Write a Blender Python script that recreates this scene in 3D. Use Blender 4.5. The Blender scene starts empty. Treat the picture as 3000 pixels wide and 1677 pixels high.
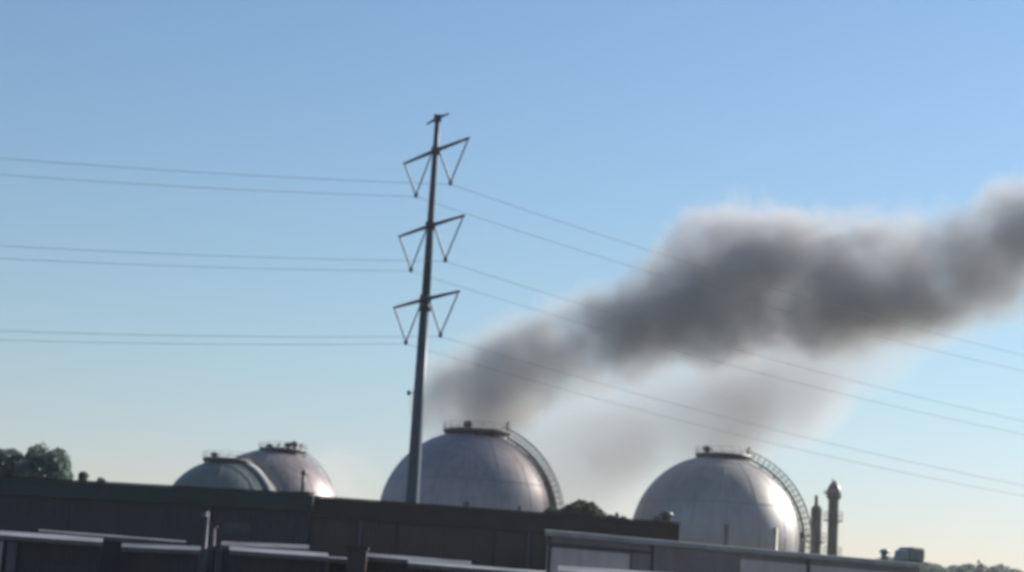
import bpy, bmesh, math, random
from mathutils import Vector, Matrix
R_ = math.radians
random.seed(7)
S = bpy.context.scene
C = S.collection

# ------------------------------------------------------------------ camera
F_PX, W_PX, H_PX = 5600.0, 3000.0, 1677.0
PITCH, ROLL, CAMZ = 9.85, 3.4, 1.7
cam_d = bpy.data.cameras.new('camera')
cam = bpy.data.objects.new('camera', cam_d)
C.objects.link(cam)
CM = (Matrix.Translation((0, 0, CAMZ)) @ Matrix.Rotation(R_(90 + PITCH), 4, 'X') @ Matrix.Rotation(R_(ROLL), 4, 'Z'))
cam.matrix_world = CM
cam_d.sensor_width = 36
cam_d.lens = 36 * F_PX / W_PX
cam_d.clip_start = 0.5
cam_d.clip_end = 20000
cam_d.dof.use_dof = True            # a phone lens that has not caught focus on the far tanks
cam_d.dof.focus_distance = 10
cam_d.dof.aperture_fstop = 3.4
S.camera = cam

# ------------------------------------------------------------------ sky, sun, exposure
SUN_EL, SUN_AZ = 26.0, 57.0
world = bpy.data.worlds.new('World')
S.world = world
world.use_nodes = True
wn = world.node_tree.nodes; wl = world.node_tree.links
bg = wn['Background']
sky = wn.new('ShaderNodeTexSky')
sky.sky_type = 'NISHITA'
sky.sun_disc = False
sky.sun_elevation = R_(SUN_EL)
sky.sun_rotation = R_(SUN_AZ)
sky.air_density = 1.5
sky.dust_density = 0.0
sky.ozone_density = 3.0
wb = wn.new('ShaderNodeMix'); wb.data_type = 'RGBA'; wb.blend_type = 'MULTIPLY'      # cool white balance of the phone
wb.inputs['Factor'].default_value = 1.0
wb.inputs['B'].default_value = (0.885, 0.985, 1.165, 1)
wl.new(sky.outputs[0], wb.inputs['A'])
# low haze layer of the real sky: the last degrees above the horizon turn neutral
wtc = wn.new('ShaderNodeTexCoord'); wsp = wn.new('ShaderNodeSeparateXYZ'); wl.new(wtc.outputs['Generated'], wsp.inputs[0])
wmr = wn.new('ShaderNodeMapRange'); wmr.interpolation_type = 'SMOOTHSTEP'
wmr.inputs['From Min'].default_value = 0.0; wmr.inputs['From Max'].default_value = 0.17
wmr.inputs['To Min'].default_value = 1.0; wmr.inputs['To Max'].default_value = 0.0
wl.new(wsp.outputs[2], wmr.inputs['Value'])
wh = wn.new('ShaderNodeMix'); wh.data_type = 'RGBA'; wh.blend_type = 'MULTIPLY'
wh.inputs['B'].default_value = (1.05, 0.93, 1.15, 1)
wl.new(wmr.outputs[0], wh.inputs['Factor']); wl.new(wb.outputs['Result'], wh.inputs['A'])
wl.new(wh.outputs['Result'], bg.inputs['Color'])
bg.inputs['Strength'].default_value = 0.058
sl = bpy.data.lights.new('sun', 'SUN')
sl.energy = 5.0
sl.angle = R_(0.5)
sl.color = (1.0, 0.93, 0.82)
sun = bpy.data.objects.new('sun', sl)
C.objects.link(sun)
sd = Vector((math.sin(R_(SUN_AZ)) * math.cos(R_(SUN_EL)), math.cos(R_(SUN_AZ)) * math.cos(R_(SUN_EL)), math.sin(R_(SUN_EL))))
sun.rotation_euler = sd.to_track_quat('Z', 'Y').to_euler()
sun.location = (0, 0, 60)
S.view_settings.view_transform = 'Standard'
S.view_settings.look = 'None'
S.view_settings.gamma = 1
S.view_settings.exposure = 0.88
S.cycles.volume_bounces = 2
S.cycles.volume_max_steps = 256
S.cycles.max_bounces = 6
S.cycles.filter_width = 1.9

# ------------------------------------------------------------------ helpers
CM3 = CM.to_3x3()
def at(px, py, Y):
    d = CM3 @ Vector(((px - W_PX / 2) / F_PX, -(py - H_PX / 2) / F_PX, -1))
    return Vector((0, 0, CAMZ)) + d * (Y / d.y)

def tag(o, label=None, cat=None, group=None, kind=None):
    if label: o['label'] = label
    if cat: o['category'] = cat
    if group: o['group'] = group
    if kind: o['kind'] = kind
    return o

def empty(name, loc, rz=0):
    o = bpy.data.objects.new(name, None)
    o.empty_display_size = 0.5
    C.objects.link(o); o.location = loc; o.rotation_euler = (0, 0, rz)
    return o

class MB:
    def __init__(s): s.bm = bmesh.new()
    def box(s, a, b, M=None):
        (x0, y0, z0), (x1, y1, z1) = a, b
        vs = [Vector(p) for p in ((x0,y0,z0),(x1,y0,z0),(x1,y1,z0),(x0,y1,z0),(x0,y0,z1),(x1,y0,z1),(x1,y1,z1),(x0,y1,z1))]
        if M: vs = [M @ v for v in vs]
        v = [s.bm.verts.new(p) for p in vs]
        for f in ((3,2,1,0),(4,5,6,7),(0,1,5,4),(1,2,6,5),(2,3,7,6),(3,0,4,7)):
            s.bm.faces.new([v[i] for i in f])
        return s
    def hexa(s, pts):
        v = [s.bm.verts.new(p) for p in pts]
        for f in ((3,2,1,0),(4,5,6,7),(0,1,5,4),(1,2,6,5),(2,3,7,6),(3,0,4,7)):
            s.bm.faces.new([v[i] for i in f])
        return s
    def tube(s, pts, rad, n=8, caps=True):
        pts = [Vector(p) for p in pts]
        if not isinstance(rad, (list, tuple)): rad = [rad] * len(pts)
        rings = []
        up = Vector((0, 0, 1))
        for i, p in enumerate(pts):
            d = (pts[min(i + 1, len(pts) - 1)] - pts[max(i - 1, 0)]).normalized()
            u = d.cross(up)
            if u.length < 0.05: u = d.cross(Vector((0, 1, 0)))
            u.normalize(); w = d.cross(u)
            rings.append([s.bm.verts.new(p + (u * math.cos(t) + w * math.sin(t)) * rad[i])
                          for t in [2 * math.pi * k / n for k in range(n)]])
        for a, b in zip(rings, rings[1:]):
            for k in range(n):
                f = s.bm.faces.new((a[k], a[(k + 1) % n], b[(k + 1) % n], b[k])); f.smooth = True
        if caps:
            s.bm.faces.new(rings[0]); s.bm.faces.new(rings[-1])
        return s
    def lathe(s, prof, n=24, c=(0, 0, 0)):
        c = Vector(c); rings = []
        for r, z in prof:
            rings.append([s.bm.verts.new(c + Vector((max(r, 0.001) * math.cos(2*math.pi*k/n), max(r, 0.001) * math.sin(2*math.pi*k/n), z))) for k in range(n)])
        for a, b in zip(rings, rings[1:]):
            for k in range(n):
                f = s.bm.faces.new((a[k], a[(k + 1) % n], b[(k + 1) % n], b[k])); f.smooth = True
        s.bm.faces.new(rings[0]); s.bm.faces.new(rings[-1])
        return s
    def build(s, name, mat, parent=None, bevel=0):
        bmesh.ops.recalc_face_normals(s.bm, faces=s.bm.faces)
        me = bpy.data.meshes.new(name); s.bm.to_mesh(me); s.bm.free()
        me.materials.append(mat)
        o = bpy.data.objects.new(name, me); C.objects.link(o)
        if parent: o.parent = parent
        if bevel:
            m = o.modifiers.new('bevel', 'BEVEL'); m.width = bevel; m.segments = 2; m.limit_method = 'ANGLE'
        return o

def mat(name, col, col2=None, rough=0.7, metal=0.0, scale=1.0, stretch=(1, 1, 1), bump=0.0, detail=5, ramp=(0.35, 0.65), spec=0.25, bscale=None, streak=0.0):
    m = bpy.data.materials.new(name); m.use_nodes = True
    nt = m.node_tree; N = nt.nodes; L = nt.links
    b = N['Principled BSDF']
    b.inputs['Roughness'].default_value = rough
    b.inputs['Metallic'].default_value = metal
    b.inputs['Specular IOR Level'].default_value = spec
    tc = N.new('ShaderNodeTexCoord'); mp = N.new('ShaderNodeMapping')
    mp.inputs['Scale'].default_value = stretch
    L.new(tc.outputs['Object'], mp.inputs['Vector'])
    nz = N.new('ShaderNodeTexNoise'); nz.inputs['Scale'].default_value = scale; nz.inputs['Detail'].default_value = detail
    L.new(mp.outputs[0], nz.inputs['Vector'])
    cr = N.new('ShaderNodeValToRGB')
    cr.color_ramp.elements[0].position = ramp[0]; cr.color_ramp.elements[1].position = ramp[1]
    cr.color_ramp.elements[0].color = (*col, 1); cr.color_ramp.elements[1].color = (*(col2 or col), 1)
    L.new(nz.outputs['Fac'], cr.inputs['Fac'])
    out = cr.outputs[0]
    if streak:
        mp2 = N.new('ShaderNodeMapping'); mp2.inputs['Scale'].default_value = (1.6, 1.6, 0.12)
        L.new(tc.outputs['Object'], mp2.inputs['Vector'])
        n2 = N.new('ShaderNodeTexNoise'); n2.inputs['Scale'].default_value = 1.0; n2.inputs['Detail'].default_value = 6
        L.new(mp2.outputs[0], n2.inputs['Vector'])
        mr = N.new('ShaderNodeMapRange'); mr.inputs['From Min'].default_value = 0.42; mr.inputs['From Max'].default_value = 0.75
        mr.inputs['To Min'].default_value = 0.0; mr.inputs['To Max'].default_value = streak
        L.new(n2.outputs['Fac'], mr.inputs['Value'])
        mx = N.new('ShaderNodeMix'); mx.data_type = 'RGBA'
        L.new(mr.outputs[0], mx.inputs['Factor']); L.new(out, mx.inputs['A'])
        mx.inputs['B'].default_value = (0.07, 0.055, 0.045, 1)
        out = mx.outputs['Result']
    L.new(out, b.inputs['Base Color'])
    if bump:
        bp = N.new('ShaderNodeBump'); bp.inputs['Strength'].default_value = bump; bp.inputs['Distance'].default_value = 0.05
        n3 = N.new('ShaderNodeTexNoise'); n3.inputs['Scale'].default_value = bscale or scale * 6; n3.inputs['Detail'].default_value = 4
        L.new(tc.outputs['Object'], n3.inputs['Vector']); L.new(n3.outputs['Fac'], bp.inputs['Height'])
        L.new(bp.outputs[0], b.inputs['Normal'])
    return m

def corrugated(name, col, col2, scale, axis='X', rough=0.55, metal=0.0, strength=0.6, streak=0.0):
    m = mat(name, col, col2, rough=rough, metal=metal, scale=0.35, streak=streak)
    nt = m.node_tree; N = nt.nodes; L = nt.links; b = N['Principled BSDF']
    tc = N.new('ShaderNodeTexCoord'); wv = N.new('ShaderNodeTexWave'); wv.bands_direction = axis
    wv.inputs['Scale'].default_value = scale
    L.new(tc.outputs['Object'], wv.inputs['Vector'])
    bp = N.new('ShaderNodeBump'); bp.inputs['Strength'].default_value = strength; bp.inputs['Distance'].default_value = 0.05
    L.new(wv.outputs['Fac'], bp.inputs['Height']); L.new(bp.outputs[0], b.inputs['Normal'])
    return m

M = {}
M['ground'] = mat('dry ground', (0.07, 0.06, 0.045), (0.11, 0.095, 0.07), scale=0.08, bump=0.3)
M['asphalt'] = mat('asphalt', (0.045, 0.045, 0.047), (0.07, 0.07, 0.07), scale=0.5, bump=0.2)
M['tank'] = mat('tank paint', (0.24, 0.235, 0.235), (0.29, 0.28, 0.275), rough=0.48, spec=0.5, metal=0.4, scale=0.25, streak=0.2)
M['tank_warm'] = mat('sooty tank paint', (0.225, 0.21, 0.22), (0.315, 0.265, 0.27), rough=0.48, spec=0.5, metal=0.4, scale=0.22, streak=0.3)
M['tank_brown'] = mat('browned tank paint', (0.19, 0.165, 0.17), (0.25, 0.22, 0.22), rough=0.48, metal=0.3, scale=0.3, streak=0.5)
M['tank_green'] = mat('weathered green tank paint', (0.10, 0.13, 0.125), (0.14, 0.165, 0.155), rough=0.45, metal=0.2, scale=0.3, streak=0.35)
M['dark_steel'] = mat('dark steel', (0.09, 0.09, 0.10), (0.14, 0.135, 0.13), rough=0.5, metal=0.3, scale=1.5)
M['stair_steel'] = mat('galvanised stair', (0.09, 0.09, 0.085), (0.14, 0.13, 0.115), rough=0.55, metal=0.2, scale=2)
M['seam'] = mat('weld seam', (0.13, 0.13, 0.135), (0.18, 0.17, 0.17), rough=0.6, scale=1)
M['pale_stair'] = mat('highlight pale stair', (0.6, 0.6, 0.62), (0.7, 0.7, 0.7), rough=0.5, scale=2)  # stair colour near white, standing in for the tank's highlight strip
M['pole'] = mat('weathered pole steel', (0.028, 0.050, 0.070), (0.045, 0.070, 0.092), rough=0.5, metal=0.25, scale=0.8, stretch=(1, 1, 0.15))  # blue scattered by the air is put into the steel colour
M['arm'] = mat('crossarm steel', (0.030, 0.046, 0.068), (0.045, 0.064, 0.088), rough=0.55, metal=0.2, scale=1.5)  # bluish base colour carries the same scattered air light
M['insul'] = mat('insulator glaze', (0.09, 0.11, 0.13), (0.13, 0.145, 0.165), rough=0.3, scale=3)
M['wire'] = mat('aluminium wire', (0.13, 0.14, 0.15), (0.18, 0.18, 0.19), rough=0.6, metal=0.3, scale=1)
M['wallA'] = corrugated('slate blue cladding', (0.022, 0.026, 0.032), (0.030, 0.034, 0.040), 1.4, streak=0.15)
M['bandA'] = mat('dark green fascia', (0.018, 0.030, 0.030), (0.026, 0.040, 0.038), rough=0.6, scale=0.5)
M['wallB'] = corrugated('dark brown cladding', (0.042, 0.033, 0.028), (0.052, 0.041, 0.036), 1.3, streak=0.15)
M['bandB'] = mat('dark olive fascia', (0.024, 0.021, 0.016), (0.034, 0.029, 0.022), rough=0.6, scale=0.5)
M['roof_dark'] = mat('roofing felt', (0.06, 0.06, 0.06), (0.09, 0.09, 0.085), scale=0.4, bump=0.2)
M['trim'] = mat('grey trim', (0.06, 0.06, 0.07), (0.085, 0.085, 0.095), scale=1)
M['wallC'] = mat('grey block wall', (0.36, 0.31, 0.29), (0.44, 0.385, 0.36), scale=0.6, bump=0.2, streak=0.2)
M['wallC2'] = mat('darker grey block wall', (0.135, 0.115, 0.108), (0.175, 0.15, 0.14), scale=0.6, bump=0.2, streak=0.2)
M['coping'] = mat('pale coping', (0.20, 0.20, 0.20), (0.28, 0.27, 0.27), scale=0.8)
M['dark_joint'] = mat('dark joint', (0.03, 0.03, 0.035), (0.045, 0.045, 0.05), scale=2)  # plain dark colour for window frames, downpipes and the ledge
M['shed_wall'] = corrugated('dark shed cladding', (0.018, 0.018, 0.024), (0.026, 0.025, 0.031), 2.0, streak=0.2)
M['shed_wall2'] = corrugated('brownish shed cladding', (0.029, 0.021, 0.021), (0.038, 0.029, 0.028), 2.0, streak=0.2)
M['shed_roof'] = corrugated('galvanised roof sheet', (0.08, 0.08, 0.085), (0.22, 0.22, 0.225), 2.2, rough=0.6, metal=0.1, streak=0.4, strength=0.15)
M['shed_roof_pale'] = corrugated('pale roof sheet', (0.16, 0.16, 0.17), (0.30, 0.30, 0.31), 2.2, rough=0.6, metal=0.1, streak=0.3, strength=0.15)
M['bark'] = mat('bark', (0.07, 0.05, 0.035), (0.11, 0.08, 0.06), scale=4, bump=0.6)
M['leaf_cool'] = mat('dark cool leaves', (0.12, 0.17, 0.155), (0.16, 0.215, 0.185), scale=0.9, rough=0.6)
M['leaf_olive'] = mat('olive leaves', (0.07, 0.08, 0.045), (0.105, 0.115, 0.07), scale=0.9, rough=0.6)
M['leaf_far'] = mat('grey green leaves', (0.11, 0.14, 0.12), (0.15, 0.18, 0.15), scale=0.3, rough=0.7)
M['column'] = mat('column cladding', (0.06, 0.07, 0.066), (0.085, 0.095, 0.088), rough=0.75, metal=0.0, scale=0.8, streak=0.3)
M['galv'] = mat('galvanised sheet', (0.22, 0.225, 0.22), (0.28, 0.285, 0.275), rough=0.5, metal=0.2, scale=1.5)
M['dusty_glass'] = mat('dusty glass', (0.025, 0.03, 0.035), (0.045, 0.05, 0.055), rough=0.45, scale=1.2)
M['post_wood'] = mat('old timber', (0.05, 0.045, 0.05), (0.075, 0.07, 0.075), scale=3, bump=0.4)
M['glass_lamp'] = mat('lamp glass', (0.16, 0.19, 0.21), (0.2, 0.23, 0.25), rough=0.25, scale=2)

for k_ in ('leaf_cool', 'leaf_olive', 'leaf_far'):              # thin leaves let the sun through
    nt = M[k_].node_tree; b_ = nt.nodes['Principled BSDF']; o_ = nt.nodes['Material Output']
    tr_ = nt.nodes.new('ShaderNodeBsdfTranslucent'); mx_ = nt.nodes.new('ShaderNodeMixShader')
    mx_.inputs[0].default_value = 0.45
    nt.links.new(b_.inputs['Base Color'].links[0].from_socket, tr_.inputs['Color'])
    nt.links.new(b_.outputs[0], mx_.inputs[1]); nt.links.new(tr_.outputs[0], mx_.inputs[2]); nt.links.new(mx_.outputs[0], o_.inputs['Surface'])

# ------------------------------------------------------------------ ground
g = MB(); g.box((-6000, -3000, -0.5), (6000, 9000, 0)); tag(g.build('ground', M['ground']), kind='structure')
g = MB(); g.box((-400, 20, 0.002), (400, 34, 0.006)); tag(g.build('road', M['asphalt']), kind='structure')
g = MB(); g.box((-120, 60, 0.002), (120, 112, 0.006)); tag(g.build('yard', M['asphalt']), kind='structure')

# ------------------------------------------------------------------ generic wall block between two ground points
def frame(p0, p1):
    """local frame: x along the front from p0 to p1, y away from the camera, z up, origin p0 on the ground"""
    a = Vector((p0.x, p0.y, 0)); d = Vector((p1.x - p0.x, p1.y - p0.y, 0))
    return a, d.length, math.atan2(d.y, d.x)

# ------------------------------------------------------------------ far dark warehouses
def warehouse(pl, pr, Yl, Yr, depth, wall, band, label, bays, band_h, seed):
    A = at(*pl, Yl); B = at(*pr, Yr)
    h = (A.z + B.z) / 2
    o, L, rz = frame(A, B)
    root = empty('warehouse', o, rz)
    tag(root, label, 'warehouse')
    MB().box((0, 0, 0), (L, depth, h - band_h)).build('wall', wall, root)
    MB().box((-0.15, -0.18, h - band_h), (L + 0.15, depth + 0.15, h)).build('fascia', band, root, 0.02)
    MB().box((0.2, 0.2, h + 0.002), (L - 0.2, depth - 0.2, h + 0.05)).build('roof', M['roof_dark'], root)
    MB().box((-0.2, -0.24, h + 0.052), (L + 0.2, 0.1, h + 0.12)).build('coping', M['bandB'], root)
    rnd = random.Random(seed)
    for x in bays:
        MB().tube([(x, -0.12, 0), (x, -0.12, h - band_h)], 0.08, 8).build('downpipe', M['trim'], root)
    jt = 5.2
    while jt < L - 2:                                           # shallow pilasters between the cladding bays
        MB().box((jt, -0.035, 0), (jt + 0.16, -0.002, h - band_h - 0.003)).build('pilaster', band, root); jt += 6.1
    x = 2.5
    while x < L - 4:                                            # dusty high windows, a few bays only
        if rnd.random() < 0.45:
            wz = h - band_h - 1.6
            f = MB().box((x, -0.05, wz), (x + 1.9, -0.003, wz + 0.75)).build('window_frame', M['dark_joint'], root)
            MB().box((x + 0.07, -0.058, wz + 0.07), (x + 1.83, -0.0505, wz + 0.68)).build('pane', M['dusty_glass'], f)
        x += 6.1
    # roller doors and louvres of the lower wall
    x = 4.0
    while x < L - 7:
        d = MB().box((x, -0.05, 0), (x + 4.2, 0.02, 4.2))
        for k in range(12): d.box((x + 0.05, -0.08, 0.1 + k * 0.34), (x + 4.15, -0.05, 0.12 + k * 0.34 + 0.14))
        d.build('roller_door', M['trim'] if rnd.random() < 0.2 else wall, root)
        x += 9 + rnd.random() * 3
    return root, L, h, rz

whA, LA, hA, rzA = warehouse((-330, 1384), (912, 1450), 117, 115, 26, M['wallA'], M['bandA'],
          'long dark blue warehouse with green roof fascia at the left, below the two left tanks', [6.2, 20.1], 1.0, 1)
whB, LB, hB, rzB = warehouse((916, 1462), (1982, 1533), 115.5, 121, 24, M['wallB'], M['bandB'],
          'dark brown warehouse with olive roof fascia below the steel pole and middle tank', [3.0, 13.5], 1.15, 2)

# raised corner of the dark roof by the right tank
p = at(1952, 1519, 120.0)
r = empty('roof_vent', (p.x, p.y, hB + 0.12)); tag(r, 'small dark roof vent on the right end of the brown warehouse roof', 'roof vent')
MB().lathe([(0.28, 0), (0.28, 0.25), (0.45, 0.3), (0.40, 0.5), (0.1, 0.62)], 12).build('cowl', M['dark_steel'], r)
MB().box((-0.8, -0.5, 0), (-0.35, 0.6, 0.22)).build('curb', M['dark_steel'], r)
# vent pipe at the step between the two warehouses
p = at(886, 1440, 116)
r = empty('vent_pipe', (p.x, p.y, hA + 0.05)); tag(r, 'thin dark vent pipe standing on the right end of the blue warehouse roof', 'vent pipe')
MB().tube([(0, 0, 0), (0, 0, 1.25)], 0.11, 10).build('pipe', M['dark_steel'], r)
MB().lathe([(0.2, 1.25), (0.22, 1.32), (0.05, 1.5)], 12).build('cap', M['dark_steel'], r)
MB().box((-0.45, -0.4, 0), (0.5, 0.5, 0.16)).build('flashing', M['dark_steel'], r)

# ------------------------------------------------------------------ grey building on the right
A = at(1603, 1551, 95); B = at(2692, 1652, 109)
hC = (A.z + B.z) / 2
o, LC, rzC = frame(A, B)
bC = empty('grey_building', o, rzC)
tag(bC, 'low grey flat roofed building with pale coping in front of the right tank', 'building')
def xC(px):                                     # distance along the facade of a photo column
    t = (px - 1500) / F_PX
    dx, dy = math.cos(rzC), math.sin(rzC)
    return (t * o.y - o.x) / (dx - t * dy) if abs(dx - t * dy) > 1e-6 else 0
dv = (Matrix.Rotation(-rzC, 3, 'Z') @ Vector((o.x + 2.5, o.y, 0)).normalized())          # the side walls run skewed to the front
def pblock(x0, x1, d0, d1, z0, z1):
    q = [(x0 + dv.x * d0, dv.y * d0), (x1 + dv.x * d0, dv.y * d0), (x1 + dv.x * d1, dv.y * d1), (x0 + dv.x * d1, dv.y * d1)]
    return MB().hexa([(a, b, z0) for a, b in q] + [(a, b, z1) for a, b in q])
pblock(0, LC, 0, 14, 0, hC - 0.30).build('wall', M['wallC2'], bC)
pblock(-0.12, LC + 0.12, -0.16, 14.1, hC - 0.30, hC).build('coping', M['coping'], bC, 0.03)
pblock(0.3, LC - 0.3, 0.4, 13.6, hC + 0.002, hC + 0.03).build('roof', M['roof_dark'], bC)
edges = [1640, 1650, 1940, 1950, 2160, 2200, 2392, 2404, 2690]
cols = [xC(e + 8) for e in edges]
def panel(a, b, z0, z1, m): MB().box((a, -0.06, z0), (b, 0.0 - 0.003, z1)).build('wall_panel', m, bC)
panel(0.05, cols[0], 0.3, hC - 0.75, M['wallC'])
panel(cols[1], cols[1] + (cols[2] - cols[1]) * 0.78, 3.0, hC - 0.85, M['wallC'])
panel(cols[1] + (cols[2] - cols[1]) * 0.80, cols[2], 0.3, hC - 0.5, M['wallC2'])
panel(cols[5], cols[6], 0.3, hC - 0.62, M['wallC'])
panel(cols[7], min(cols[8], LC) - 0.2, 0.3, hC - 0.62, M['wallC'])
for a in (cols[0], cols[2], cols[6]):
    MB().box((a + 0.03, -0.10, 0), (a + 0.15, -0.004, hC - 0.32)).build('downpipe', M['dark_joint'], bC)
MB().box((0.1, -0.12, hC - 0.74), (cols[2], -0.004, hC - 0.62)).build('ledge', M['dark_joint'], bC)

def roof_item(name, px, Y, label, cat, make, z=None):
    p = at(px, 1640, Y)
    r = empty(name, (p.x, p.y, hC + 0.03 if z is None else z), rzC); tag(r, label, cat); make(r); return r
def mk_vent(r):
    MB().tube([(0, 0, 0), (0, 0, 0.42)], 0.2, 14).build('pipe', M['galv'], r)
    MB().lathe([(0.28, 0.42), (0.30, 0.5), (0.2, 0.62), (0.02, 0.66)], 14).build('cowl', M['galv'], r)
roof_item('roof_vent', 2591, 108.8, 'small round vent on the grey building roof, left of the square air unit', 'roof vent', mk_vent)
def mk_ac(r):
    MB().box((-0.45, -0.6, 0.08), (0.55, 0.6, 0.85)).build('cabinet', M['galv'], r, 0.12)
    g = MB()
    for k in range(6): g.box((-0.35, -0.63, 0.2 + k * 0.11), (0.45, -0.602, 0.25 + k * 0.11))
    g.build('grille', M['dark_steel'], r)
    MB().hexa([(-0.95, -0.4, 0.05), (-0.453, -0.4, 0.05), (-0.453, 0.4, 0.05), (-0.95, 0.4, 0.05),
               (-0.85, -0.4, 0.62), (-0.453, -0.4, 0.75), (-0.453, 0.4, 0.75), (-0.85, 0.4, 0.62)]).build('duct', M['galv'], r)
    MB().box((-0.9, -0.7, 0), (0.65, 0.7, 0.06)).build('curb', M['dark_steel'], r)
roof_item('air_unit', 2668, 109.5, 'square grey rooftop air conditioning unit near the right end of the grey building', 'air conditioner', mk_ac)

# ------------------------------------------------------------------ near sheds with pale lean-to roofs
def shed(pl, pr, Y, Y2, run, slope, wall, roof, label, posts=(), over=0.0, door=True):
    A = at(*pl, Y); B = at(*pr, Y2)
    o, L, rz = frame(A, B)
    root = empty('lean_to_shed', o, rz); tag(root, label, 'shed', 'sheds in the near yard')
    hl, hr = A.z, B.z
    rise = math.tan(R_(slope)) * run
    t = 0.05
    ri = Matrix.Rotation(-rz, 3, 'Z')
    dl = ri @ Vector((A.x, A.y, 0)).normalized(); dr = ri @ Vector((B.x, B.y, 0)).normalized()
    def blk(x0, x1, d0, d1, zl0, zr0, zl1, zr1, ru=0.0):
        q = [(x0 + dl.x * d0, dl.y * d0), (x1 + dr.x * d0, dr.y * d0), (x1 + dr.x * d1, dr.y * d1), (x0 + dl.x * d1, dl.y * d1)]
        return MB().hexa([(*q[0], zl0), (*q[1], zr0), (*q[2], zr0 + (ru if zr0 else 0)), (*q[3], zl0 + (ru if zl0 else 0)),
                          (*q[0], zl1), (*q[1], zr1), (*q[2], zr1 + ru), (*q[3], zl1 + ru)])
    blk(0.06, L - 0.06, 0.15, run - 0.1, 0, 0, hl - t - 0.01, hr - t - 0.01, rise * 0.9).build('wall', wall, root)
    blk(-over, L + over, 0, run, hl - t, hr - t, hl, hr, rise).build('roof', roof, root)
    blk(-over, L + over, -0.07, -0.003, hl - 0.17, hr - 0.17, hl - 0.08, hr - 0.08).build('gutter', M['dark_steel'], root)
    for x, w, m in posts:
        MB().box((x, -0.02, 0), (x + w, 0.14, min(hl, hr) - 0.2)).build('post', m, root)
    if door and L > 3:
        MB().box((L * 0.55, 0.10, 0), (L * 0.55 + 1.8, 0.147, 2.7)).build('door', M['wallA'], root)
    return root
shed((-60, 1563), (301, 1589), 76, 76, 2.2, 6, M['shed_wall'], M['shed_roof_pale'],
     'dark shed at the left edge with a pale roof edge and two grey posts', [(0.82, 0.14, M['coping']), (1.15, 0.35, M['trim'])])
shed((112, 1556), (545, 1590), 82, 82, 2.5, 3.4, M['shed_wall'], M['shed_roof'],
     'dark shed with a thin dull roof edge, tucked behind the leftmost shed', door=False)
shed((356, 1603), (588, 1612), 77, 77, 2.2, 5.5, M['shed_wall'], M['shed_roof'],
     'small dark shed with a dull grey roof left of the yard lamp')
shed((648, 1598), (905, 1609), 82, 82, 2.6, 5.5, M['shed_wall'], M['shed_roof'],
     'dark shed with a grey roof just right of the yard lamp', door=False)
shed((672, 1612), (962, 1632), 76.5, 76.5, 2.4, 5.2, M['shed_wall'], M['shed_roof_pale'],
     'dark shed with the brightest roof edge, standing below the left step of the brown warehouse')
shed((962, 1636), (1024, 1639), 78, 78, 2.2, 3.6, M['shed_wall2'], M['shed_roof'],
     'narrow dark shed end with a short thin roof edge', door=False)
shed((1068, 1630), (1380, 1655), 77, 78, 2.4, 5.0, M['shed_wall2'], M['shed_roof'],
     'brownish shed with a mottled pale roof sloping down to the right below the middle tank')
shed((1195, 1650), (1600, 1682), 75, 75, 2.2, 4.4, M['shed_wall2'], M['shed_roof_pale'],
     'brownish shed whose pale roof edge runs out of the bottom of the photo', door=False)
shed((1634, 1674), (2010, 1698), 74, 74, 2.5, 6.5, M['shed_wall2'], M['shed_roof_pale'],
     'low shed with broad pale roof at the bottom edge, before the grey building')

# dark brick pier between the sheds
p = at(1046, 1610, 76.5)
r = empty('brick_pier', (p.x, p.y, 0)); tag(r, 'dark square pier standing between two near sheds, below the steel pole', 'pier')
MB().box((-0.35, -0.2, 0), (0.4, 0.4, p.z)).build('shaft', M['wallB'], r)
MB().box((-0.42, -0.27, p.z), (0.47, 0.47, p.z + 0.1)).build('cap', M['bandB'], r)

# yard lamp
p = at(601, 1507, 84)
r = empty('yard_lamp', (p.x, p.y, 0)); tag(r, 'round grey yard lamp on a dark post among the near sheds', 'lamp')
MB().tube([(0.12, 0, 0), (0.12, 0, p.z + 0.12)], [0.09, 0.06], 10).build('post', M['dark_steel'], r)
MB().tube([(0.12, 0, p.z + 0.1), (0.05, -0.1, p.z + 0.1)], 0.04, 8).build('bracket', M['dark_steel'], r)
h = MB().lathe([(0.02, 0.10), (0.12, 0.09), (0.16, 0.0), (0.15, -0.02)], 16, (0, -0.1, p.z)).build('lamp_shade', M['trim'], r)
MB().lathe([(0.14, -0.02), (0.13, -0.10), (0.05, -0.14)], 16, (0, -0.1, p.z)).build('lamp_glass', M['glass_lamp'], r)
# pale utility post beside the lamp
p = at(626, 1545, 83.5)
r = empty('timber_post', (p.x, p.y, 0)); tag(r, 'greyish leaning post just right of the round yard lamp', 'post')
MB().tube([(0.05, 0, 0), (0.02, 0, p.z * 0.6), (0, 0, p.z)], [0.17, 0.15, 0.10], 10).build('shaft', M['post_wood'], r)
MB().box((-0.16, -0.12, p.z), (0.16, 0.12, p.z + 0.06)).build('cap', M['trim'], r)

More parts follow.
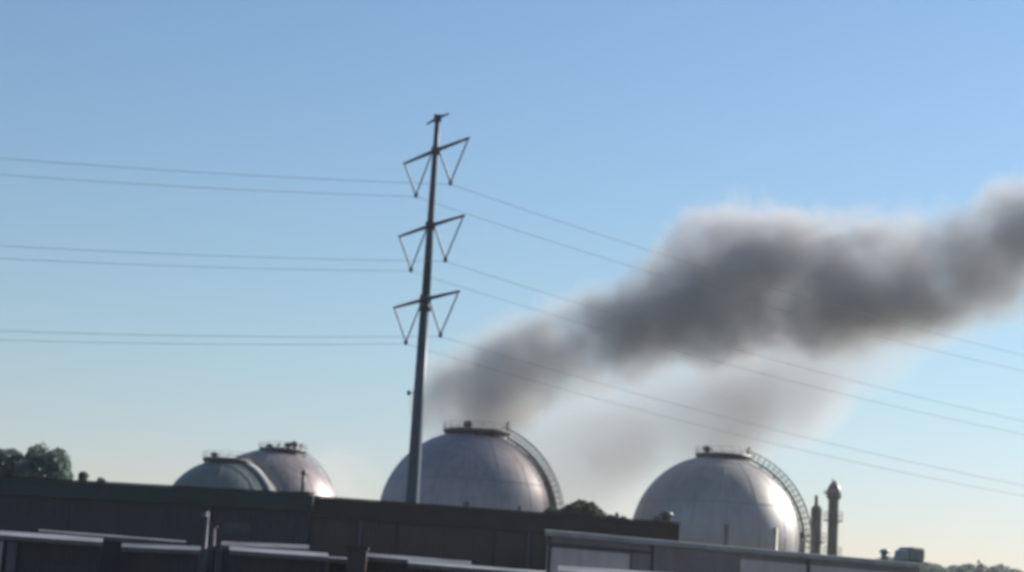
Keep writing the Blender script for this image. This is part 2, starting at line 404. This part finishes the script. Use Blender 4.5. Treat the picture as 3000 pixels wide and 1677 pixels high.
# ------------------------------------------------------------------ steel transmission pole
PY = 150.0
pb = at(1207, 1470, PY)
arm_c = [at(1262, 441, PY).z, at(1247, 661, PY).z, at(1229, 876, PY).z]
top_z = at(1272, 345, PY).z
pole = empty('transmission_pole', (pb.x, PY, 0))
tag(pole, 'tall slate blue steel transmission pole with three crossarms and V shaped insulators', 'pole')
def prad(z): return 0.64 - 0.41 * z / top_z
prof = []
zs = [0, 6, 12, 18, arm_c[2] - 0.6]
MB().tube([(0, 0, z) for z in zs], [prad(z) for z in zs], 12).build('shaft', M['pole'], pole)
zs = [arm_c[2] - 0.6, arm_c[1], arm_c[0], top_z]
MB().tube([(0, 0, z) for z in zs], [prad(z) * 0.93 for z in zs], 12).build('upper_shaft', M['arm'], pole)
MB().lathe([(prad(arm_c[2]) + 0.10, arm_c[2] - 0.95), (prad(arm_c[2]) + 0.10, arm_c[2] - 0.35)], 12).build('joint_collar', M['arm'], pole)
PHI = R_(61)
ad = Vector((math.cos(PHI), -math.sin(PHI), 0))
ARM = 5.7
v_pts = []
for i, z in enumerate(arm_c):
    arm = MB().tube([ad * -ARM + Vector((0, 0, z - 0.05)), ad * -0.3 + Vector((0, 0, z)), ad * 0.3 + Vector((0, 0, z)), ad * ARM + Vector((0, 0, z - 0.05))],
                    [0.10, 0.17, 0.17, 0.10], 8)
    arm = arm.build('crossarm', M['arm'], pole)
    MB().lathe([(prad(z) + 0.10, z - 0.32), (prad(z) + 0.10, z + 0.3)], 12).build('arm_collar', M['arm'], arm)
    for s in (-1, 1):
        out = ad * (s * (ARM - 0.15)) + Vector((0, 0, z - 0.15)); inn = ad * (s * 0.75) + Vector((0, 0, z - 0.25))
        bot = ad * (s * ARM * 0.53) + Vector((0, 0, z - 3.15))
        v_pts.append((i, s, bot))
        for q in (out, inn):
            pts = []; rad = []
            n = 15
            for k in range(n + 1):
                f = k / n
                for df, rr in ((-0.012, 0.055), (0.0, 0.10), (0.012, 0.055)):
                    ff = min(max(f + df, 0), 1)
                    pts.append(q.lerp(bot, ff)); rad.append(rr)
            MB().tube([pts[j] for j in range(len(pts)) if j == 0 or (pts[j] - pts[j - 1]).length > 1e-5],
                      [rad[j] for j in range(len(pts)) if j == 0 or (pts[j] - pts[j - 1]).length > 1e-5], 8).build('insulator_string', M['insul'], arm)
        MB().box((-0.14, -0.14, -0.22), (0.14, 0.14, 0.1), Matrix.Translation(bot)).build('wire_clamp', M['arm'], arm)
# short bracket on the top
bk = MB().tube([ad * -1.9 + Vector((0, 0, top_z - 0.15)), ad * 0 + Vector((0, 0, top_z + 0.0)), ad * 1.9 + Vector((0, 0, top_z - 0.05))], [0.07, 0.14, 0.07], 8)
bk = bk.build('top_bracket', M['arm'], pole)
MB().box((-0.3, -0.3, top_z - 0.3), (0.3, 0.3, top_z + 0.2)).build('top_cap', M['arm'], bk)
# climbing steps and a small signal box
z = at(1187, 1151, PY).z
cb = MB().box((-0.95, -0.12, z - 0.18), (-0.7, 0.12, z + 0.18)); cb.box((-0.7, -0.04, z - 0.03), (-0.40, 0.04, z + 0.03)); cb.build('side_bracket', M['arm'], pole)

# conductors: one wire per insulator
ld = Vector((math.sin(PHI), math.cos(PHI), 0))
SPAN = 205.0
names = {(0, -1): 'topmost crossarm, on its far left end', (0, 1): 'topmost crossarm, on its near right end',
         (1, -1): 'middle crossarm, on its far left end', (1, 1): 'middle crossarm, on its near right end',
         (2, -1): 'lowest crossarm, on its far left end', (2, 1): 'lowest crossarm, on its near right end'}
for i, s, b in v_pts:
    base = Vector((pb.x, PY, 0)) + b + Vector((0, 0, -0.15))
    SAGL, SAGR = 6.9, 7.6
    pts = []
    for k in range(-40, 61):
        if k < 0:
            u = -k / 40 * 0.8; d = -u * SPAN; zz = -4 * SAGL * u * (1 - u)
        else:
            u = k / 60; d = u * SPAN; zz = -4 * SAGR * u * (1 - u)
        pts.append(base + ld * d + Vector((0, 0, zz)))
    w = MB().tube(pts, 0.016, 6).build('power_line', M['wire'])
    tag(w, 'thin power line hung from the ' + names[(i, s)], 'power line', 'power lines on the steel pole')

# ------------------------------------------------------------------ spherical tanks
def tank(cx, cy, Y, rpx, label, shell, stair_az=-22, plat=(0.0, 0.37), stair_to=-5, extras=(), legs=10, stair=True, stair_mat='stair_steel'):
    c = at(cx, cy, Y)
    Rm = rpx / F_PX * math.hypot(c.y, 0) * 1.0
    root = empty('spherical_tank', (c.x, c.y, 0)); tag(root, label, 'gas tank', 'spherical gas tanks')
    cz = c.z
    bm = bmesh.new()
    bmesh.ops.create_uvsphere(bm, u_segments=96, v_segments=64, radius=Rm, matrix=Matrix.Translation((0, 0, cz)))
    for f in bm.faces: f.smooth = True
    mb = MB(); mb.bm.free(); mb.bm = bm
    sh = mb.build('shell', shell, root)
    seam = MB()                                     # weld seams between the plate courses
    def ring(lat, w=0.05):
        rr, zz = Rm * math.cos(R_(lat)), Rm * math.sin(R_(lat))
        seam.tube([((rr + 0.0) * math.cos(t), (rr + 0.0) * math.sin(t), cz + zz) for t in [2 * math.pi * k / 72 for k in range(73)]], w, 5)
    ring(62, 0.035); ring(24, 0.035); ring(-24, 0.035)
    for k in range(16):
        az = 2 * math.pi * k / 16
        seam.tube([(Rm * math.cos(R_(a)) * math.cos(az), Rm * math.cos(R_(a)) * math.sin(az), cz + Rm * math.sin(R_(a))) for a in range(-62, 63, 4)], 0.03, 5)
    seam.build('weld_seam', M['seam'], sh)
    # top platform
    px0, pr = plat[0] * Rm, plat[1] * Rm
    zt = cz + Rm
    pl = MB().lathe([(pr, -0.22), (pr, 0.12)], 28, (px0, 0, zt)).build('platform', M['dark_steel'], root)
    for k in range(12):
        br = MB(); t = 2 * math.pi * k / 12; x, y = px0 + pr * 0.92 * math.cos(t), pr * 0.92 * math.sin(t)
        zz = math.sqrt(max(Rm * Rm - x * x - y * y, 0))
        br.tube([(x, y, cz + zz - 0.1), (x, y, zt - 0.2)], 0.08, 6)
        br.build('support', M['dark_steel'], pl)
    rl = MB()
    for hz in (0.45, 0.85):
        rl.tube([(px0 + pr * math.cos(t), pr * math.sin(t), zt + hz) for t in [2 * math.pi * k / 36 for k in range(37)]], 0.022, 5)
    for k in range(18):
        t = 2 * math.pi * k / 18
        rl.tube([(px0 + pr * math.cos(t), pr * math.sin(t), zt + 0.1), (px0 + pr * math.cos(t), pr * math.sin(t), zt + 0.85)], 0.022, 5)
    rl.build('railing', M['stair_steel'], pl)
    for ex, kind, eh in extras:
        x = ex / rpx * Rm
        if kind == 'valve':
            MB().lathe([(0.25, 0.12), (0.25, eh * 0.45), (0.55, eh * 0.5), (0.55, eh * 0.85), (0.2, eh)], 14, (x, 0.3, zt)).build('relief_valve', M['dark_steel'], root)
        else:
            MB().tube([(x, -0.4, zt + 0.12), (x, -0.4, zt + eh), (x + 0.25, -0.4, zt + eh + 0.15)], 0.12, 8).build('vent_pipe', M['dark_steel'], root)
    if stair:
        az = R_(stair_az); e = Vector((math.cos(az), math.sin(az), 0)); side = Vector((-math.sin(az), math.cos(az), 0))
        a0 = math.degrees(math.acos(min((pr + px0) / Rm, 1)))
        angs = [a0 - (a0 - stair_to) * k / 40 for k in range(41)]
        def pt(a, off, sd): return e * ((Rm + off) * math.cos(R_(a))) + side * sd + Vector((0, 0, cz + (Rm + off) * math.sin(R_(a))))
        st = MB()
        for sd in (-0.45, 0.45): st.tube([pt(a, 0.30, sd) for a in angs], 0.12, 6)
        for k in range(0, 131):
            a = a0 - (a0 - stair_to) * k / 130
            m = pt(a, 0.36, 0)
            MM = Matrix.Translation(m) @ Matrix.Rotation(az, 4, 'Z')
            st.box((-0.13, -0.43, -0.03), (0.13, 0.43, 0.03), MM)
        stp = st.build('stairway', M[stair_mat], root)
        hr = MB()
        for sd in (-0.48, 0.48):
            for off, rr in ((1.25, 0.06), (0.8, 0.035)): hr.tube([pt(a, off, sd) for a in angs], rr, 6)
            for k in range(0, 41, 2): hr.tube([pt(angs[k], 0.3, sd), pt(angs[k], 1.25, sd)], 0.035, 5)
        hr.tube([pt(a0, 1.25, 0.48), Vector((px0 + pr * 0.8, 0.5, zt + 0.85))], 0.05, 5)
        hr.build('handrail', M['stair_steel'], stp)
        for k in range(4, 41, 6):
            MB().tube([pt(angs[k], -0.1, 0), pt(angs[k], 0.4, 0)], 0.1, 6).build('stair_bracket', M['dark_steel'], stp)
    for k in range(legs):
        t = 2 * math.pi * (k + 0.5) / legs; x, y = Rm * 0.97 * math.cos(t), Rm * 0.97 * math.sin(t)
        MB().tube([(x, y, 0), (x, y, cz + Rm * 0.15)], 0.38, 12).build('leg', M['dark_steel'], root)
    return root, Rm, cz

tank(1368, 1526, 226, 260, 'big grey spherical tank in the middle with soot streaks, smoke rising from its top', M['tank_warm'], -18,
     plat=(0.05, 0.38), extras=((-15, 'valve', 1.3), (110 - 10, 'pipe', 1.2)))
tank(2097, 1586, 230, 249, 'grey spherical tank at the right beside the two slim columns', M['tank'], -18,
     plat=(0.05, 0.33), extras=((-35, 'valve', 1.1), (82, 'pipe', 1.0)))
tank(652, 1532, 236, 182, 'greenish weathered spherical tank, the leftmost and smallest, overlapping the one behind', M['tank_green'], -28,
     plat=(0.0, 0.40), extras=((-40, 'valve', 0.9),), stair_to=20, stair_mat='pale_stair')
tank(786, 1530, 262, 211, 'brownish grey spherical tank half hidden behind the greenish one, with a cluttered top', M['tank_brown'], 38,
     plat=(0.12, 0.33), extras=((-14, 'valve', 0.8), (12, 'pipe', 0.7), (40, 'valve', 1.1), (58, 'valve', 1.35), (78, 'pipe', 0.8)))

# ------------------------------------------------------------------ slim refinery columns
def column(px, ytop, Y, wpx, label, head):
    t = at(px, ytop, Y); rr = wpx / 2 / F_PX * Y
    r = empty('process_column', (t.x, t.y, 0)); tag(r, label, 'process column')
    H = t.z
    MB().lathe([(rr * 1.25, 0), (rr * 1.1, 2), (rr, 3), (rr, H - rr), (rr * 0.85, H - rr * 0.5), (rr * 0.4, H - 0.1)], 24).build('shell', M['column'], r)
    for z in (H - 4.6, H - 9.0):
        pf = MB().lathe([(rr + 0.55, z - 0.12), (rr + 0.55, z)], 20).build('platform', M['column'], r)
        rl = MB()
        for hz in (0.55, 1.05): rl.tube([((rr + 0.5) * math.cos(a), (rr + 0.5) * math.sin(a), z + hz) for a in [2*math.pi*k/20 for k in range(21)]], 0.025, 5)
        for k in range(10):
            a = 2*math.pi*k/10; rl.tube([((rr+0.5)*math.cos(a), (rr+0.5)*math.sin(a), z), ((rr+0.5)*math.cos(a), (rr+0.5)*math.sin(a), z + 1.05)], 0.025, 5)
        rl.build('railing', M['column'], pf)
    ldr = MB()
    for sd in (-0.22, 0.22): ldr.tube([(rr * 0.2 + sd, -rr - 0.2, 0), (rr * 0.2 + sd, -rr - 0.2, H - 1)], 0.03, 5)
    for k in range(int(H / 0.4)): ldr.tube([(rr * 0.2 - 0.22, -rr - 0.2, 0.3 + k * 0.4), (rr * 0.2 + 0.22, -rr - 0.2, 0.3 + k * 0.4)], 0.02, 4)
    ldr.build('ladder', M['column'], r)
    if head:
        MB().lathe([(rr * 1.02, H - 2.0), (rr * 1.4, H - 1.75), (rr * 1.4, H - 0.9), (rr * 0.9, H - 0.15), (rr * 0.15, H + 0.45)], 24).build('hood', M['dark_steel'], r)
        MB().tube([(0, 0, H - 1.2), (-rr * 1.8, 0, H - 1.2), (-rr * 1.8, 0, H - 0.9)], 0.12, 8).build('nozzle', M['dark_steel'], r)
        MB().tube([(-rr * 0.3, 0, H), (-rr * 0.3, 0, H + 0.8)], 0.06, 6).build('vent_pipe', M['galv'], r)
    else:
        MB().tube([(-rr * 0.1, 0, H - 0.3), (-rr * 0.1, 0, H + 1.1)], 0.22, 8).build('vent_pipe', M['column'], r)
column(2393, 1478, 238, 33, 'shorter slim grey process column right of the right tank', False)
column(2444, 1418, 242, 31, 'taller slim process column with a wider dark hood on top', True)

# ------------------------------------------------------------------ trees
def tree(px, ytop, Y, wpx, label, leaf, name='broadleaf_tree', n=3200, seed=0, squash=1.0, parts=6):
    rnd = random.Random(seed)
    t = at(px, ytop, Y); H = t.z; rw = wpx / 2 / F_PX * Y
    r = empty(name, (t.x, t.y, 0)); tag(r, label, 'tree')
    ch = min(H * 0.62, rw * 2.6 * squash); c0 = H - ch / 2
    blobs = [(Vector((0, 0, c0)), rw * 0.66), (Vector((0.1 * rw, 0, c0 - ch * 0.3)), rw * 0.66), (Vector((-0.25 * rw, 0.1 * rw, c0 - ch * 0.42)), rw * 0.66), (Vector((0.35 * rw, -0.1 * rw, c0 - ch * 0.42)), rw * 0.62)]
    for k in range(parts * 3):
        a = rnd.random() * 6.283; u = rnd.uniform(-0.9, 0.95); rr = math.sqrt(1 - u * u * 0.8) * rw * 0.68
        blobs.append((Vector((rr * math.cos(a), rr * math.sin(a), c0 + u * ch * 0.40)), rw * rnd.uniform(0.2, 0.38)))
    tr = MB().tube([(0, 0, 0), (0.1, 0.05, H * 0.25), (0, 0.1, H * 0.45), (0.1, 0, H * 0.75)], [0.32, 0.24, 0.18, 0.05], 9)
    for b, br in blobs[1:]:
        s0 = Vector((0, 0, H * rnd.uniform(0.3, 0.55)))
        tr.tube([s0, s0.lerp(b, 0.5) + Vector((0, 0, 0.2)), b], [0.10, 0.06, 0.02], 5)
    tr.build('trunk', M['bark'], r)
    bm = bmesh.new()
    for k in range(n):
        b, br = rnd.choice(blobs)
        d = Vector((rnd.gauss(0, 1), rnd.gauss(0, 1), rnd.gauss(0, 1))).normalized()
        pnt = b + d * br * (rnd.random() ** 0.4) * 1.05
        if rnd.random() < 0.05: pnt += d * br * 0.3
        s = rnd.uniform(0.10, 0.24)
        nrm = (d + Vector((rnd.gauss(0, .6), rnd.gauss(0, .6), rnd.gauss(0, .6)))).normalized()
        u = nrm.orthogonal().normalized(); v = nrm.cross(u)
        a = rnd.random() * 3.14; u, v = u * math.cos(a) + v * math.sin(a), v * math.cos(a) - u * math.sin(a)
        q = [bm.verts.new(pnt + u * s), bm.verts.new(pnt + v * s * 0.55), bm.verts.new(pnt - u * s), bm.verts.new(pnt - v * s * 0.55 + nrm * s * 0.2)]
        bm.faces.new(q)
    mb = MB(); mb.bm.free(); mb.bm = bm
    mb.build('crown', leaf, r)
    return r
tree(22, 1322, 146, 125, 'dark tree at the left edge of the photo, behind the blue warehouse', M['leaf_cool'], seed=1, n=8000, squash=0.6)
tree(130, 1318, 145, 185, 'wide round dark tree just right of the leftmost tree', M['leaf_cool'], seed=2, n=13000, squash=0.6)
tree(245, 1384, 150, 26, 'small dark treetop showing above the blue warehouse roof', M['leaf_cool'], seed=3, n=1200)
tree(292, 1396, 152, 46, 'tiny low treetop just right of the small dark treetop', M['leaf_cool'], seed=13, n=900)
tree(1630, 1486, 150, 90, 'low olive treetop at the lower right edge of the middle tank', M['leaf_olive'], seed=4, n=5000, squash=0.6)
tree(1702, 1470, 150, 115, 'rounded olive tree between the two big tanks', M['leaf_olive'], seed=5, n=7000, squash=0.6)
tree(1752, 1488, 152, 66, 'narrow olive tree joined to the right of the rounded one', M['leaf_olive'], seed=6, n=1800)
tree(1806, 1499, 156, 82, 'small dome shaped tree left of the right tank', M['leaf_cool'], seed=8, n=2000)
tree(2873, 1641, 300, 24, 'small thin treetop poking up from the far tree line at the right edge', M['leaf_far'], seed=9, n=700)
# far tree line
rnd = random.Random(5)
bm = bmesh.new()
for k in range(16000):
    px = rnd.uniform(2560, 3400)
    base = 1650 + (px - 2700) * 0.075 + 5 * math.sin(px * 0.021) + 4 * math.sin(px * 0.057 + 1) + 2.5 * math.sin(px * 0.13)
    Y = rnd.uniform(295, 312)
    t = at(px, base, Y)
    pnt = Vector((t.x, t.y, rnd.uniform(max(t.z - 6, 1), t.z)))
    d = Vector((rnd.gauss(0, 1), rnd.gauss(0, 1), rnd.gauss(0, 1))).normalized(); s = rnd.uniform(0.25, 0.6)
    u = d.orthogonal().normalized(); v = d.cross(u)
    bm.faces.new([bm.verts.new(pnt + u * s), bm.verts.new(pnt + v * s * .6), bm.verts.new(pnt - u * s), bm.verts.new(pnt - v * s * .6)])
mb = MB(); mb.bm.free(); mb.bm = bm
tl = mb.build('tree_line', M['leaf_far']); tag(tl, 'hazy far tree line at the lower right edge', 'tree line', kind='stuff')

# ------------------------------------------------------------------ smoke
def interp(tab, x):
    if x <= tab[0][0]: return tab[0][1]
    for (a, b), (c, d) in zip(tab, tab[1:]):
        if x <= c: return b + (d - b) * (x - a) / (c - a)
    return tab[-1][1]

def smoke(name, top, bot, dens_tab, Y, wfac, label, color, absorb, nscale, erode, edge, lump, aniso=0.3, sun_clear_slope=0.32, patchy=1.0):
    X0 = at(top[0][0], top[0][1], Y).x
    def pos(px, py):                                # smoke runs right; path bent towards the camera so sun reaches the tank
        yy = Y
        for _ in range(12): yy = Y - sun_clear_slope * (at(px, py, yy).x - X0)
        return at(px, py, yy)
    tw = sorted((pos(px, py).x, pos(px, py).z) for px, py in top)
    bw = sorted((pos(px, py).x, pos(px, py).z) for px, py in bot)
    dw = sorted((pos(px, 1000).x, v) for px, v in dens_tab)
    x0 = max(tw[0][0], bw[0][0]); x1 = min(tw[-1][0], bw[-1][0])
    zlo = min(z for _, z in bw) - 2; zhi = max(z for _, z in tw) + 2
    N_ = 72
    mb = MB(); rings = []
    rnd = random.Random(3)
    for k in range(N_ + 1):
        t = k / N_; x = x0 + (x1 - x0) * t
        zt, zb = interp(tw, x), interp(bw, x)
        zc, h = (zt + zb) / 2, (zt - zb) / 2
        cap = math.sqrt(max(0.0, 1 - (1 - min(k / 3, 1)) ** 2)) * math.sqrt(max(0.0, 1 - (1 - min((N_ - k) / 3, 1)) ** 2))
        cap = max(cap, 0.02)
        rings.append([mb.bm.verts.new((x, Y - sun_clear_slope * (x - X0) + h * wfac * cap * math.cos(a), zc + h * cap * math.sin(a))) for a in [2*math.pi*j/32 for j in range(32)]])
    for a, b in zip(rings, rings[1:]):
        for j in range(32): mb.bm.faces.new((a[j], a[(j+1) % 32], b[(j+1) % 32], b[j]))
    mb.bm.faces.new(rings[0]); mb.bm.faces.new(rings[-1])
    m = bpy.data.materials.new(name); m.use_nodes = True
    nt = m.node_tree; N = nt.nodes; L = nt.links
    N.remove(N['Principled BSDF'])
    out = N['Material Output']
    def math_(op, a, b=None, c=None, clamp=False):
        n = N.new('ShaderNodeMath'); n.operation = op; n.use_clamp = clamp
        for i, v in enumerate((a, b, c)):
            if v is None: continue
            if isinstance(v, (int, float)): n.inputs[i].default_value = v
            else: L.new(v, n.inputs[i])
        return n.outputs[0]
    def curve(tab, lo, hi, fac):
        n = N.new('ShaderNodeFloatCurve'); cv = n.mapping.curves[0]
        pts = [((x - x0) / (x1 - x0), (v - lo) / (hi - lo)) for x, v in tab]
        pts = [(min(max(a, 0), 1), min(max(b, 0), 1)) for a, b in pts if -0.001 <= a <= 1.001]
        if pts[0][0] > 0.001: pts.insert(0, (0, (interp(tab, x0) - lo) / (hi - lo)))
        if pts[-1][0] < 0.999: pts.append((1, (interp(tab, x1) - lo) / (hi - lo)))
        while len(cv.points) < len(pts): cv.points.new(0.5, 0.5)
        for p_, (a, b) in zip(sorted(cv.points, key=lambda q: q.location[0]), pts): pass
        for i_, (a, b) in enumerate(pts):
            cv.points[i_].location = (a, b); cv.points[i_].handle_type = 'VECTOR'
        n.mapping.update()
        L.new(fac, n.inputs['Value'])
        return math_('MULTIPLY_ADD', n.outputs[0], hi - lo, lo)
    tc = N.new('ShaderNodeTexCoord')
    # slow warp that gives the billows their rolling edges
    nv = N.new('ShaderNodeTexNoise'); nv.inputs['Scale'].default_value = 0.11; nv.inputs['Detail'].default_value = 2
    L.new(tc.outputs['Object'], nv.inputs['Vector'])
    vs = N.new('ShaderNodeVectorMath'); vs.operation = 'SUBTRACT'; vs.inputs[1].default_value = (0.5, 0.5, 0.5); L.new(nv.outputs['Color'], vs.inputs[0])
    vm = N.new('ShaderNodeVectorMath'); vm.operation = 'MULTIPLY_ADD'
    L.new(vs.outputs[0], vm.inputs[0]); vm.inputs[1].default_value = (lump, lump, lump); L.new(tc.outputs['Object'], vm.inputs[2])
    sep0 = N.new('ShaderNodeSeparateXYZ'); L.new(tc.outputs['Object'], sep0.inputs[0])
    fx = math_('DIVIDE', math_('SUBTRACT', sep0.outputs[0], x0), x1 - x0, clamp=True)
    zt = curve(tw, zlo, zhi, fx); zb = curve(bw, zlo, zhi, fx)
    zc = math_('MULTIPLY', math_('ADD', zt, zb), 0.5); h = math_('MULTIPLY', math_('SUBTRACT', zt, zb), 0.5)
    rz = math_('DIVIDE', math_('SUBTRACT', sep0.outputs[2], zc), h)
    yc = math_('MULTIPLY_ADD', sep0.outputs[0], -sun_clear_slope, Y + sun_clear_slope * X0)
    ry = math_('DIVIDE', math_('SUBTRACT', sep0.outputs[1], yc), math_('MULTIPLY', h, wfac))
    r = math_('SQRT', math_('ADD', math_('MULTIPLY', rz, rz), math_('MULTIPLY', ry, ry)))
    nz = N.new('ShaderNodeTexNoise'); nz.inputs['Scale'].default_value = nscale; nz.inputs['Detail'].default_value = 5; nz.inputs['Roughness'].default_value = 0.6
    L.new(vm.outputs[0], nz.inputs['Vector'])
    n1 = math_('MULTIPLY', math_('SUBTRACT', nz.outputs['Fac'], 0.30), erode)
    inside = math_('SUBTRACT', math_('SUBTRACT', 1.0, r), n1)
    mr = N.new('ShaderNodeMapRange'); mr.interpolation_type = 'SMOOTHSTEP'
    mr.inputs['From Min'].default_value = 0.0; mr.inputs['From Max'].default_value = edge
    L.new(inside, mr.inputs['Value'])
    dn = curve(dw, 0.0, max(v for _, v in dw) * 1.0001, fx)
    nb = N.new('ShaderNodeTexNoise'); nb.inputs['Scale'].default_value = nscale * 0.55; nb.inputs['Detail'].default_value = 2
    L.new(vm.outputs[0], nb.inputs['Vector'])
    var = N.new('ShaderNodeMapRange'); var.inputs['From Min'].default_value = 0.35; var.inputs['From Max'].default_value = 0.65
    var.inputs['To Min'].default_value = 1 - 0.6 * patchy; var.inputs['To Max'].default_value = 1 + 0.55 * patchy; L.new(nb.outputs['Fac'], var.inputs['Value'])
    dens = math_('MULTIPLY', math_('MULTIPLY', mr.outputs[0], dn), var.outputs[0])
    pv = N.new('ShaderNodeVolumePrincipled')
    pv.inputs['Color'].default_value = (*color, 1)
    pv.inputs['Anisotropy'].default_value = aniso
    pv.inputs['Absorption Color'].default_value = (*absorb, 1)
    L.new(dens, pv.inputs['Density'])
    L.new(pv.outputs[0], out.inputs['Volume'])
    m.cycles.volume_step_rate = 0.25
    o = mb.build(name, m)
    tag(o, label, 'smoke', kind='stuff')
    return o

plume_top = [(1170, 1180), (1190, 1060), (1260, 985), (1380, 925), (1480, 865), (1580, 825), (1700, 800), (1800, 770), (1870, 700), (1940, 620), (2010, 555), (2110, 510),
             (2230, 515), (2330, 555), (2450, 560), (2600, 545), (2740, 550), (2830, 545), (2880, 480), (2980, 445), (3100, 430), (3500, 390)]
plume_bot = [(1185, 1330), (1300, 1400), (1400, 1400), (1480, 1370), (1580, 1300), (1700, 1235), (1800, 1215), (1900, 1180), (1980, 1170), (2060, 1200), (2140, 1170), (2250, 1140),
             (2380, 1135), (2500, 1125), (2620, 1110), (2740, 1090), (2860, 1060), (3000, 1010), (3500, 900)]
smoke('smoke_plume', plume_top, plume_bot,
      [(1200, 0.13), (1280, 0.19), (1350, 0.25), (1500, 0.28), (1800, 0.34), (1900, 0.40), (2100, 0.42), (2400, 0.40), (2700, 0.36), (3000, 0.32), (3500, 0.25)],
      240.0, 0.9, 'thick dark grey smoke plume rising from the middle tank and drifting right', (0.735, 0.725, 0.72), (0.0, 0.0, 0.0), 0.26, 0.66, 0.55, 7.0, aniso=0.05)
veil_top = [(1260, 1240), (1400, 1080), (1600, 1020), (1900, 960), (2200, 900), (2500, 820), (2800, 760), (2950, 740)]
veil_bot = [(1260, 1420), (1400, 1660), (1600, 1720), (1760, 1690), (1850, 1600), (1930, 1500), (2020, 1500), (2120, 1540), (2200, 1480), (2270, 1390), (2360, 1390), (2440, 1330), (2520, 1230), (2620, 1200), (2700, 1120), (2800, 1050), (2950, 950)]
smoke('smoke_veil', veil_top, veil_bot,
      [(1260, 0.07), (1500, 0.12), (1700, 0.13), (1900, 0.17), (2050, 0.23), (2200, 0.24), (2400, 0.19), (2600, 0.13), (2800, 0.06), (2950, 0.0)],
      253.0, 0.6, 'thin pale smoke hanging below the dark plume, between the two big tanks', (0.76, 0.745, 0.745), (0.0, 0.0, 0.0), 0.13, 0.34, 0.75, 9.0, sun_clear_slope=0.12, aniso=0.1, patchy=0.5)
smoke('smoke_wisp', [(860, 1330), (920, 1270), (1000, 1240), (1080, 1260), (1150, 1330)], [(860, 1520), (920, 1560), (1000, 1580), (1080, 1560), (1150, 1500)],
      [(860, 0.03), (1000, 0.07), (1150, 0.03)], 272.0, 0.8, 'faint pale wisp of smoke between the left tanks and the steel pole', (0.8, 0.78, 0.76), (0.0, 0.0, 0.0), 0.16, 0.6, 0.8, 5.0, sun_clear_slope=0.0)

# ------------------------------------------------------------------ haze
hz = MB().box((-700, -60, -1.5), (900, 420, 72))
m = bpy.data.materials.new('haze'); m.use_nodes = True
N = m.node_tree.nodes; N.remove(N['Principled BSDF'])
pv = N.new('ShaderNodeVolumePrincipled')
pv.inputs['Color'].default_value = (0.86, 0.90, 0.95, 1)
pv.inputs['Density'].default_value = 0.00014
pv.inputs['Anisotropy'].default_value = 0.5
m.node_tree.links.new(pv.outputs[0], N['Material Output'].inputs['Volume'])
tag(hz.build('haze', m), kind='stuff')
